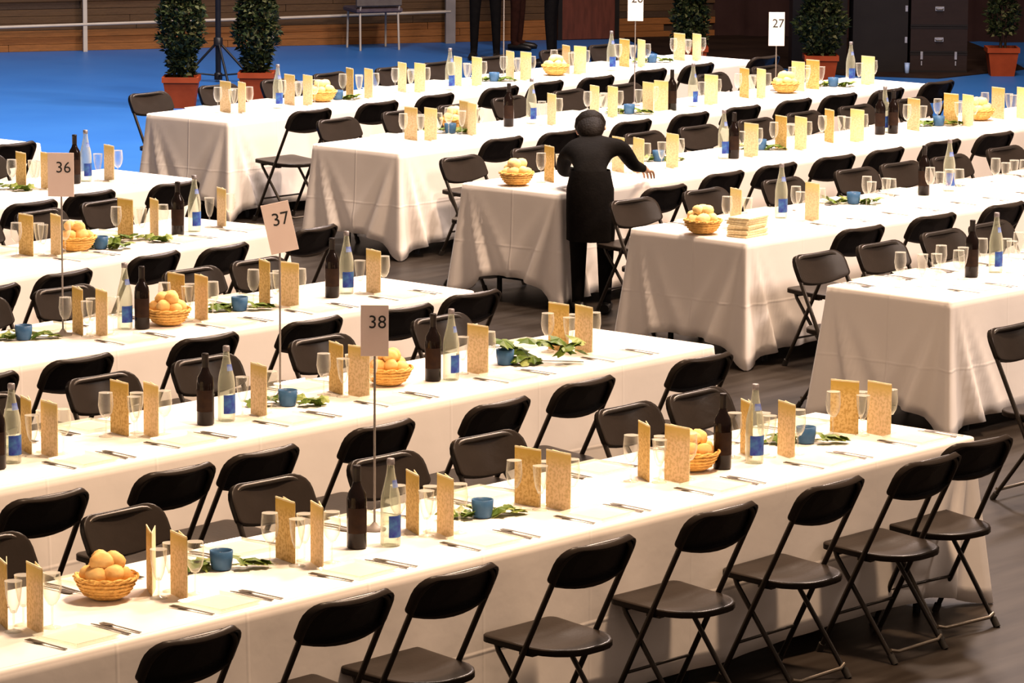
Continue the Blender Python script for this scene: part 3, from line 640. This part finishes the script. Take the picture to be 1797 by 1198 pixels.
PHI = {('A', 'near'): [60, 68, 62, 45, 44, 62, 45], ('A', 'far'): [70, 78, 55, 68, 40, 72, 28]}
gl = []
WARE = ('A', 'B', 'C', 'D', 'E', 'R1', 'R2', 'R3', 'R4', 'R5')
PL = {}
for r in CARDS: PL[r] = {s: list(v) for s, v in CARDS[r].items()}
PL['R1'] = {'near': [.42, 1.12, 1.8], 'far': [.25, .62, 1.0, 1.35, 1.85]}
PL['R2'] = {'near': [1.0, 1.7, 2.4, 3.1, 3.8], 'far': [.45, 1.1, 1.8, 2.45, 3.15, 3.85]}
PL['A']['near'] = [-5.14]+PL['A']['near']; PL['A']['far'].insert(5, -1.02)
GMAT = [(.055, -.02), (-.052, .048)]
for r in PL:
    W_ = ROWS[r][4]; yw = ROWS[r][1]
    for side in ('near', 'far'):
        s = 1 if side == 'near' else -1
        us = sorted(PL[r][side], key=abs)
        for i, u in enumerate(us):
            v = .31 if side == 'near' else .45
            has = any(abs(u-q) < .02 for q in CARDS.get(r, {}).get(side, [])) or r == 'A'
            place = '%s side of %s, %s place from aisle end' % (side, TN[r], ORD[i])
            if has:
                uu, vv = u, v
                for du, dv in ((0, 0), (.04, 0), (-.04, 0), (.06, .02), (-.06, .02)):
                    if free(r, u+du, v+dv, .05): uu, vv = u+du, v+dv; break
                key = {'near': 'tan', 'far': 'gold'}[side]
                if r in ('R2', 'R3', 'R4', 'R5'): key = 'cream' if side == 'near' else rc.choice(['tan', 'cream', 'gold'])
                L = PHI.get((r, side)); allu = sorted(CARDS[r][side])
                ph = math.radians(L[allu.index(min(allu, key=lambda q: abs(q-u)))] if L and len(L) == len(allu) else rc.uniform(38, 66))
                inst('card_'+key, wp(r, uu, vv, ZT), RA-ph, '%s folded menu card, %s' % (key, place), 'menu', 'standing menu cards')
                put(r, uu, vv, .035)
                if side == 'near' or 1: put(r, uu, vv+.05, .012); put(r, uu, vv-.05, .012)
            for j, (du, dv) in enumerate(GMAT):
                key = 'goblet' if j == 0 else 'tulip'
                for e in ((0, 0), (.02, .015), (-.02, -.015), (.03, -.02), (-.03, .02), (.05, 0), (-.05, 0), (0, .06), (0, -.06), (.07, .03), (-.07, -.03)):
                    a, b_ = u+s*du+e[0], v+s*dv+e[1]
                    if free(r, a, b_, .031):
                        put(r, a, b_, .031); inst(key, wp(r, a, b_, ZT), 0, '%s, %s' % ('round stemmed wine glass' if j == 0 else 'slim tulip glass', place), 'glass', 'glasses on the tables'); break
            # plate and cutlery
            pv = .135 if side == 'near' else W_-.135
            if free(r, u+.03, pv, .06):
                inst('plate', wp(r, u+.03, pv, ZT), yw+(rc.uniform(-.06, .06)), 'square clear glass plate, %s' % place, 'plate', 'square glass plates')
                if r in ('A', 'B', 'C', 'D', 'R1', 'R2'):
                    rz = yw+(0 if side == 'near' else PI)+rc.uniform(-.06, .06)
                    inst('knife', wp(r, u+.03+s*.155, pv, ZT), rz, 'table knife by plate, %s' % place, 'knife', 'table knives')
                    inst('spoon', wp(r, u+.03+s*.192, pv-.01*s, ZT), rz+.03, 'table spoon by knife, %s' % place, 'spoon', 'table spoons')
                    inst('fork', wp(r, u+.03-s*.140, pv, ZT), rz+.04, 'table fork by plate, %s' % place, 'fork', 'table forks')

# ---------------- number signs ----------------
def sign(loc, H, num, cw_, chh, rz, lean, label, mk):
    t = empty('table_sign', loc, rz)
    b = MB(); b.lathe([(.045, 0), (.045, .006), (.02, .012), (.006, .03)], 18); b.obj('base', M['grey_metal'], t)
    b = MB(); b.tube([(0, 0, .012), (0, 0, H-chh*.9)], .0045, 8); b.obj('pole', M['grey_metal'], t)
    b = MB(); b.box(-cw_/2, -.003, -chh/2, cw_/2, .003, chh/2, bev=.001); cdn = b.obj('card', M[mk], t)
    cdn.location = (0, -.010, H-chh/2); cdn.rotation_euler = (0, lean, 0)
    if num:
        for sd in (1, -1):
            cu = bpy.data.curves.new('number', 'FONT'); cu.body = num; cu.size = chh*.36; cu.align_x = 'CENTER'; cu.extrude = .0004; cu.materials.append(M['ink']); cu.resolution_u = 3
            tmp = bpy.data.objects.new('number_text', cu); COL.objects.link(tmp); bpy.context.view_layer.update()
            me = bpy.data.meshes.new_from_object(tmp.evaluated_get(bpy.context.evaluated_depsgraph_get())); bpy.data.objects.remove(tmp); o = ob('number', me, cdn)
            o.location = (cw_*.10*sd, -.0036*sd, chh*.05); o.rotation_euler = (PI/2, 0, 0 if sd > 0 else PI)
    tag(t, label, 'sign', 'table number signs')
RS = RA
sign(wp('C', -2.49, .48, ZT), .90, '36', .128, .215, RS-.05, 0, 'white number card 36 on a thin pole on the third left table', 'paper')
sign(wp('B', -2.49, .55, ZT), .885, '37', .125, .225, RS, -.22, 'tilted white number card 37 on a thin pole on the second left table', 'paper')
sign(wp('A', -3.16, .58, ZT), .865, '38', .105, .195, RS, 0, 'white number card 38 on a thin pole, the nearest of the signs', 'paper')
sign(wp('R4', 3.53, .70, ZT), .90, '26', .118, .255, RS, 0, 'white number card 26 cut by the top of the picture, fourth right table', 'paper_white')
sign(wp('R4', 5.20, .58, ZT), .62, '27', .125, .265, RS, 0, 'bright white number card 27 against the dark wall', 'paper_white')
sign(wp('R5', 3.95, .63, ZT), 1.05, '', .12, .25, RS, 0, 'thin sign pole rising out of the picture on the farthest right table', 'paper_white')

# ---------------- potted shrubs ----------------
tw = MB(); tw.add([(0, 0, 0), (.016, .018, .004), (0, .052, -.004), (-.016, .018, .004)], [[0, 1, 2, 3]])
def shrub(loc, label, seed, pot=.34, H=1.9, r0=.185, n=6500, gap=.0, rz=None, hp=.29):
    t = empty('potted_shrub', loc, RA if rz is None else rz); r = random.Random(seed)
    b = MB(); k = [.36, .36, .46, .455, .5, .5, .44, .43]; zs = [0, .004, hp*.82, hp*.82, hp*.83, hp, hp, hp*.86]; vs = []
    for kk, z in zip(k, zs):
        q = pot*kk
        for sx, sy in ((-1, -1), (1, -1), (1, 1), (-1, 1)): vs.append((sx*q, sy*q, z))
    fs = [[3, 2, 1, 0]]
    for i in range(7):
        for j in range(4): a = 4*i; fs.append([a+j, a+(j+1) % 4, a+4+(j+1) % 4, a+4+j])
    b.add(vs, fs); p_ = b.obj('pot', M['terracotta'], t)
    b = MB(); q = pot*.43; b.add([(-q, -q, hp*.87), (q, -q, hp*.87), (q, q, hp*.87), (-q, q, hp*.87)], [[0, 1, 2, 3]]); b.obj('soil', M['soil'], t)
    b = MB()
    for k in range(3):
        a = k*2.1+seed; pts = [(.03*math.cos(a)+.04*math.sin(z*3+k)*z, .03*math.sin(a)+.03*math.cos(z*4+k)*z, hp*.85+z*(H-.5)) for z in [i/6 for i in range(7)]]
        b.tube(pts, [.014-.0016*i for i in range(7)], 6)
    b.obj('trunk', M['bark'], t)
    for mk, nn in (('shrub_leaf', int(n*.78)), ('shrub_pale', int(n*.22))):
        vs, fs = [], []
        for i in range(nn):
            z = r.random()**.9; zz = hp+gap+z*(H-hp-gap); pr = r0*(.62+.38*min(1, z*6))*(1 if z < .85 else (1-z)/.15*.8+.2)*(1+.18*math.sin(zz*9+seed)+.1*math.sin(zz*23))
            a = r.uniform(0, 2*PI); d = pr*math.sqrt(r.uniform(.15, 1)); c_ = Vector((d*math.cos(a), d*math.sin(a), zz))
            e = Euler((r.uniform(-1.2, 1.2)+.6, r.uniform(-1, 1), a+r.uniform(-1, 1)-PI/2)).to_matrix(); s_ = r.uniform(.7, 1.35)
            o_ = len(vs)
            for q in tw.v: vs.append(c_+e @ (Vector(q)*s_))
            fs.append([o_, o_+1, o_+2, o_+3])
        me = bpy.data.meshes.new('foliage'); me.from_pydata([tuple(q) for q in vs], [], fs); me.materials.append(M[mk])
        f_ = ob('foliage' if mk == 'shrub_leaf' else 'pale_foliage', me, t); f_['kind'] = 'stuff'
    tag(t, label, 'potted shrub', 'potted shrubs'); return t
shrub((26.35, 26.27, .001), 'column shrub in an orange pot, left of the black tripod', 1)
shrub((27.15, 26.07, .001), 'column shrub in an orange pot, right of the black tripod', 2)
shrub((32.31, 23.02+.25, .001), 'dark shrub in an orange pot behind sign 27', 3, r0=.22)
shrub((34.32, 22.45, .001), 'dim shrub in an orange pot at far right beside the dark cases', 4, pot=.33, r0=.17, n=3000, gap=.10)
shrub((32.18, 24.81, .001), 'shrub in an orange pot behind the far tableware, left of the dark curtain', 5, pot=.36, r0=.20)

# ---------------- black tripod ----------------
t = empty('lighting_stand', (28.30, 27.70, .001), RA); tag(t, 'black metal tripod stand between the two left potted shrubs', 'tripod')
b = MB(); b.tube([(0, 0, .06), (0, 0, 1.5)], .028, 10); b.obj('pole', M['black_metal'], t)
b = MB(); b.tube([(0, 0, 1.4), (0, 0, 2.5)], .020, 10); b.obj('upper_pole', M['black_metal'], t)
b = MB(); b.lathe([(.045, .36), (.045, .43), (.03, .44)], 12); b.lathe([(.04, .02), (.04, .08), (.03, .09)], 12); b.obj('collar', M['black_metal'], t)
for a in (PI+.1, -.1, -PI/2+.35):
    c_, s_ = math.cos(a), math.sin(a); rr = .36
    b = MB(); b.tube([(0, 0, .40), (rr*c_, rr*s_, .012)], .013, 7); lg = b.obj('leg', M['black_metal'], t)
    b = MB(); b.tube([(rr*c_, rr*s_, 0), (rr*c_*.96, rr*s_*.96, .03)], .02, 8); b.obj('foot_cap', M['rubber'], lg)
    b = MB(); b.tube([(0, 0, .06), (rr*c_*.80, rr*s_*.80, .09)], .009, 6); b.obj('brace', M['black_metal'], t)

# ---------------- cases on the right ----------------
cy = math.radians(-50)
def case(loc, w_, d_, h_, rz, label, mk, handle=True, latch=False, hinges=False):
    t = empty('equipment_case', loc, rz); tag(t, label, 'case', 'dark equipment cases')
    b = MB(); b.box(-w_/2, 0, 0, w_/2, d_, h_-.004, bev=.008); b.obj('case_body', M[mk], t)
    for z in (0, h_-.024): b = MB(); b.box(-w_/2-.003, -.004, z, w_/2+.003, 0, z+.02); b.obj('edge_trim', M['case_black'], t)
    if handle:
        b = MB(); b.box(-.045, -.006, h_*.5-.022, .045, 0, h_*.5+.022, bev=.002); hn = b.obj('handle', M['steel'], t)
        b = MB(); b.tube([(-.035, -.006, h_*.5), (-.03, -.03, h_*.5-.01), (.03, -.03, h_*.5-.01), (.035, -.006, h_*.5)], .005, 6); b.obj('grip', M['rubber'], hn)
    if latch:
        for x in (-w_*.30, w_*.30):
            b = MB(); b.box(x-.012, -.012, h_-.07, x+.012, 0, h_+.012, bev=.002); b.box(x-.006, -.008, h_-.13, x+.006, 0, h_-.085); b.obj('latch', M['steel'], t)
    if hinges:
        for z in (.30, .62): b = MB(); b.box(w_/2-.03, -.008, z, w_/2-.005, 0, z+.06); b.obj('hinge', M['steel'], t)
base = Vector((34.02, 23.02, .0125)); z = 0
case(base, .58, .5, .20, cy, 'low dark brown case at the bottom of the stack, with two silver latches', 'case', False, True)
case(base+Vector((0, 0, .20)), .58, .5, .27, cy, 'dark brown case with silver handle, second from the bottom of the stack', 'case')
case(base+Vector((0, 0, .47)), .58, .5, .36, cy, 'dark brown case with silver handle, third from the bottom of the stack', 'case')
case(base+Vector((0, 0, .83)), .58, .5, .36, cy, 'dark brown case on top of the stack beside the tall black case', 'case')
case(base+Vector((.645*-.60, .764*.60, 0)), .56, .55, 1.25, cy, 'tall black case with small silver hinges left of the stacked cases', 'case_black', False, False, True)
case(base+Vector((.645*-1.20, .764*1.20, 0))+Vector((.2, .17, 0)), .56, .55, 1.1, cy, 'tall black case behind the shrub left of the hinged case', 'case_black', False)
t = empty('plastic_tub', (33.72, 23.20, .0125), 0); tag(t, 'small pale blue plastic tub on the floor in front of the cases', 'tub')
b = MB(); b.lathe([(.018, 0), (.022, .004), (.026, .10), (.023, .10), (.020, .01)], 16); b.obj('tub_wall', M['pale_blue'], t)
b = MB(); b.lathe([(.027, .098), (.028, .105), (.001, .106)], 16); b.obj('lid', M['pale_blue'], t)

# ---------------- grey chair in the background ----------------
t = empty('side_chair', P0+T*3.98+NRM*.50, yaw+.05); tag(t, 'grey padded side chair with thin pale legs in front of the board wall', 'chair')
b = MB(); b.box(-.26, -.24, .40, .26, .22, .455, bev=.015); b.obj('seat', mat('plum_grey_seat', (.06, .045, .06), .7, noise=(20, (.08, .06, .07))), t)
b = MB(); b.box(-.27, -.27, .47, .24, -.23, .90, bev=.015); b.obj('backrest', M['grey_cloth'], t)
for x in (-.22, .22):
    for y in (-.24, .20):
        b = MB(); b.tube([(x, y, 0), (x*.98, y*.9, .41)], .012, 6); b.obj('leg', M['white_metal'], t)
    b = MB(); b.tube([(x, -.22, .41), (x, -.26, .50)], .012, 6); b.obj('back_post', M['white_metal'], t)

# ---------------- people ----------------
def skin_mesh(name, verts, edges, radii, root=0, sub=1):
    me = bpy.data.meshes.new(name); me.from_pydata(verts, edges, []); o = bpy.data.objects.new(name, me); COL.objects.link(o)
    sk = o.modifiers.new('skin', 'SKIN'); sk.use_smooth_shade = True; sk.branch_smoothing = .6
    for i, r in enumerate(radii):
        sv = me.skin_vertices[0].data[i]; sv.radius = r if isinstance(r, tuple) else (r, r); sv.use_root = (i == root)
    su = o.modifiers.new('sub', 'SUBSURF'); su.levels = sub; su.render_levels = sub
    bpy.context.view_layer.update(); dg = bpy.context.evaluated_depsgraph_get()
    m2 = bpy.data.meshes.new_from_object(o.evaluated_get(dg)); bpy.data.objects.remove(o); return m2
def hand_chains(wrist, dirv, side, palm_n):
    # five tapered finger chains rooted in the palm
    d = dirv.normalized(); n = palm_n.normalized(); s = d.cross(n).normalized()*side; out = []
    for k, (off, ln) in enumerate(((-.030, .075), (-.010, .085), (.011, .080), (.030, .065))):
        a = wrist+d*.06+s*off; b_ = wrist+d*.095+s*off*1.15; c_ = b_+d*ln*.45-n*.012; e = c_+d*ln*.35-n*.024
        out.append(([a, b_, c_, e], [.010, .0095, .0085, .0065]))
    a = wrist+d*.025-s*.030; b_ = a+d*.03-s*.028-n*.006; c_ = b_+d*.03-s*.008-n*.01
    out.append(([a, b_, c_], [.012, .0105, .008])); return out
def person(name, loc, rz, J, label, top, low, hair_long=False, skirt=None):
    """J: joints in local coordinates (x right, y forward, z up)"""
    t = empty(name, loc, rz); tag(t, label, 'person')
    V = [Vector(J[k]) for k in ('pelvis', 'waist', 'chest', 'neck', 'headlow', 'head', 'headtop')]
    R_ = [(.135, .105), (.115, .09), (.145, .10), .052, .068, .088, .055]
    Eg = [(0, 1), (1, 2), (2, 3), (3, 4), (4, 5), (5, 6)]
    def chain(root, names, rad):
        last = root
        for nme, r_ in zip(names, rad): V.append(Vector(J[nme])); R_.append(r_); Eg.append((last, len(V)-1)); last = len(V)-1
        return last
    for s in ('R', 'L'):
        chain(2, ['sh'+s, 'el'+s, 'wr'+s, 'pa'+s], [.060, .044, .028, (.038, .018)])
        chain(0, ['hip'+s, 'kn'+s, 'an'+s, 'to'+s], [.088, .060, .040, .035])
    me = skin_mesh('body', V, Eg, R_, 0, 2)
    for q in ('top', 'low', 'skin'): pass
    me.materials.clear(); [me.materials.append(q) for q in (M[top], M[low], M['skin'])]
    wr = [Vector(J['wrR']), Vector(J['wrL'])]; pz = Vector(J['waist']).z; nk = Vector(J['neck']); hd = Vector(J['head'])
    for p in me.polygons:
        c_ = p.center; mi = 0
        if min((c_-w_).length for w_ in wr) < .035 or min((c_-Vector(J[k])).length for k in ('paR', 'paL')) < .07: mi = 2
        elif (c_-hd).length < .135 or (c_-Vector(J['headlow'])).length < .07: mi = 2
        elif c_.z < Vector(J['pelvis']).z+.06 and min((c_-Vector(J[k])).length for k in ('elR', 'elL')) > .06 and min((c_-w_).length for w_ in wr) > .16: mi = 1
        p.material_index = mi; p.use_smooth = True
    body = ob('body', me, t)
    # fingers joined as further islands of the body mesh
    import bmesh
    bm = bmesh.new(); bm.from_mesh(me)
    for s, sg in (('R', 1), ('L', -1)):
        w_ = Vector(J['wr'+s]); d = Vector(J['pa'+s])-w_
        pn = d.orthogonal(); pn = Vector((0, 0, 1)) if abs(d.normalized().z) < .7 else Vector((sg, 0, 0)); pn = (pn-d.normalized()*pn.dot(d.normalized()))
        for pts, rad in hand_chains(w_, d, sg, pn):
            fm = skin_mesh('finger', pts, [(i, i+1) for i in range(len(pts)-1)], rad, 0, 1)
            for p in fm.polygons: p.material_index = 2; p.use_smooth = True
            n0 = len(bm.faces); bm.from_mesh(fm); bpy.data.meshes.remove(fm)
    # face: nose, ears
    f_ = (Vector(J['face'])).normalized(); up = (Vector(J['headtop'])-Vector(J['headlow'])).normalized(); sx = f_.cross(up).normalized()
    def blob(c_, r_, sc_):
        geo = bmesh.ops.create_uvsphere(bm, u_segments=10, v_segments=8, radius=r_)
        for v in geo['verts']: v.co = c_+sx*(v.co.x*sc_[0])+f_*(v.co.y*sc_[1])+up*(v.co.z*sc_[2])
        for f in {f for v in geo['verts'] for f in v.link_faces}: f.material_index = 2; f.smooth = True
    blob(hd+f_*.095-up*.015, .016, (.8, 1, 1.5)); blob(hd+sx*.088-up*.01, .024, (.4, .8, 1.3)); blob(hd-sx*.088-up*.01, .024, (.4, .8, 1.3))
    bm.to_mesh(me); bm.free(); me.update()
    eb = MB()
    def ell(c_, a, b_, c2, nn=10):
        vs, fs = [], []
        for i in range(nn+1):
            th = PI*i/nn
            for k in range(12): p_ = 2*PI*k/12; vs.append(c_+sx*(a*math.sin(th)*math.cos(p_))+f_*(b_*math.sin(th)*math.sin(p_))+up*(c2*math.cos(th)))
        for i in range(nn):
            for k in range(12): fs.append([i*12+k, i*12+(k+1) % 12, (i+1)*12+(k+1) % 12, (i+1)*12+k])
        return vs, fs
    for s in (1, -1): v_, g_ = ell(hd+f_*.084+sx*.032*s+up*.008, .012, .006, .007, 6); eb.add(v_, g_, 0, True)
    eb.obj('eyes', M['ink'], t)
    eb = MB(); v_, g_ = ell(hd+f_*.082-up*.052, .024, .006, .006, 6); eb.add(v_, g_, 0, True); eb.obj('lips', mat('lips', (.40, .12, .10), .5, noise=(20, (.35, .1, .09))), t)
    hb = MB(); v_, g_ = ell(hd-f_*.020+up*.022, .103, .100, .108); hb.add(v_, g_, 0, True)
    if hair_long: v_, g_ = ell(hd-f_*.055-up*.07, .092, .060, .13); hb.add(v_, g_, 0, True)
    hb.obj('hair', M['hair'], t)
    for s in ('R', 'L'):
        a = Vector(J['an'+s]); to = Vector(J['to'+s]); dv = (to-a); dv.z = 0; dv.normalize()
        b = MB(); b.tube([(a.x-dv.x*.06, a.y-dv.y*.06, .036), (a.x, a.y, .042), (a.x+dv.x*.09, a.y+dv.y*.09, .038), (a.x+dv.x*.17, a.y+dv.y*.17, .028), (a.x+dv.x*.20, a.y+dv.y*.20, .022)], [.030, .040, .040, .034, .018], 10)
        b.v = [(x, y, max(z, .001)) for x, y, z in b.v]; b.obj('shoe', M['shoe'], t)
    if skirt:
        b = MB(); n = 28; vs = []
        for (cx_, cy_, z_, rx, ry) in skirt:
            for k in range(n): a = 2*PI*k/n; fo = 1+.04*math.sin(7*a)*(1 if z_ < .6 else 0); vs.append((cx_+rx*fo*math.cos(a), cy_+ry*fo*math.sin(a), z_))
        fs = []
        for i in range(len(skirt)-1):
            for k in range(n): fs.append([i*n+k, i*n+(k+1) % n, (i+1)*n+(k+1) % n, (i+1)*n+k])
        b.add(vs, fs, 0, True); b.obj('long_apron', M[low], t)
    return t
def stand(h=1.0, turn=0):
    J = dict(pelvis=(0, 0, .96), waist=(0, .01, 1.12), chest=(0, 0, 1.34), neck=(0, .01, 1.49), headlow=(0, .02, 1.56), head=(0, .035, 1.64), headtop=(0, .02, 1.70), face=(0, 1, 0))
    for s, g in (('R', 1), ('L', -1)):
        J.update({'sh'+s: (g*.17, 0, 1.42), 'el'+s: (g*.24, -.02, 1.14), 'wr'+s: (g*.25, .06, .90), 'pa'+s: (g*.25, .08, .84),
                  'hip'+s: (g*.095, 0, .86), 'kn'+s: (g*.11, .02, .49), 'an'+s: (g*.12, 0, .07), 'to'+s: (g*.13, .09, .045)})
    return {k: (v if k == 'face' else tuple(c*h for c in v)) for k, v in J.items()}
person('person', (31.95, 27.35, .001), 2.2, stand(), 'person in black standing in the background left of the thin sign pole', 'black_cloth', 'black_cloth')
person('person', (31.85, 26.35, .001), .6, stand(1.02), 'person in black trousers standing in the background behind the bread basket', 'black_cloth', 'black_cloth')
person('person', (33.05, 27.85, .001), 3.6, stand(.97), 'person in brown standing between the two people in black', 'brown_cloth', 'brown_cloth', True)
# the person bending over the third right table; local axes: x = image right, y = away from the camera
J = dict(pelvis=(-.03, 0, .80), waist=(-.03, .10, .92), chest=(-.01, .25, 1.00), neck=(.0, .38, 1.07), headlow=(-.01, .42, 1.08), head=(-.02, .50, 1.11), headtop=(-.02, .55, 1.14), face=(.15, .55, -.80),
         shR=(.165, .30, 1.02), elR=(.255, .46, .88), wrR=(.325, .66, .835), paR=(.345, .72, .815),
         shL=(-.175, .28, 1.00), elL=(-.20, .45, .84), wrL=(-.10, .62, .815), paL=(-.07, .68, .800),
         hipR=(.06, .0, .74), knR=(.07, .03, .43), anR=(.07, -.02, .07), toR=(.08, .06, .045),
         hipL=(-.11, .0, .74), knL=(-.10, .05, .43), anL=(-.10, .02, .07), toL=(-.11, .10, .045))
person('person', (19.36, 15.66, .0125), RA, J, 'person dressed in black bending over the third right table, right arm stretched out', 'black_cloth', 'black_cloth', True,
       skirt=[(-.03, .05, .90, .125, .11), (-.03, .02, .78, .150, .135), (-.03, .02, .62, .150, .14), (-.03, .02, .46, .145, .14)])
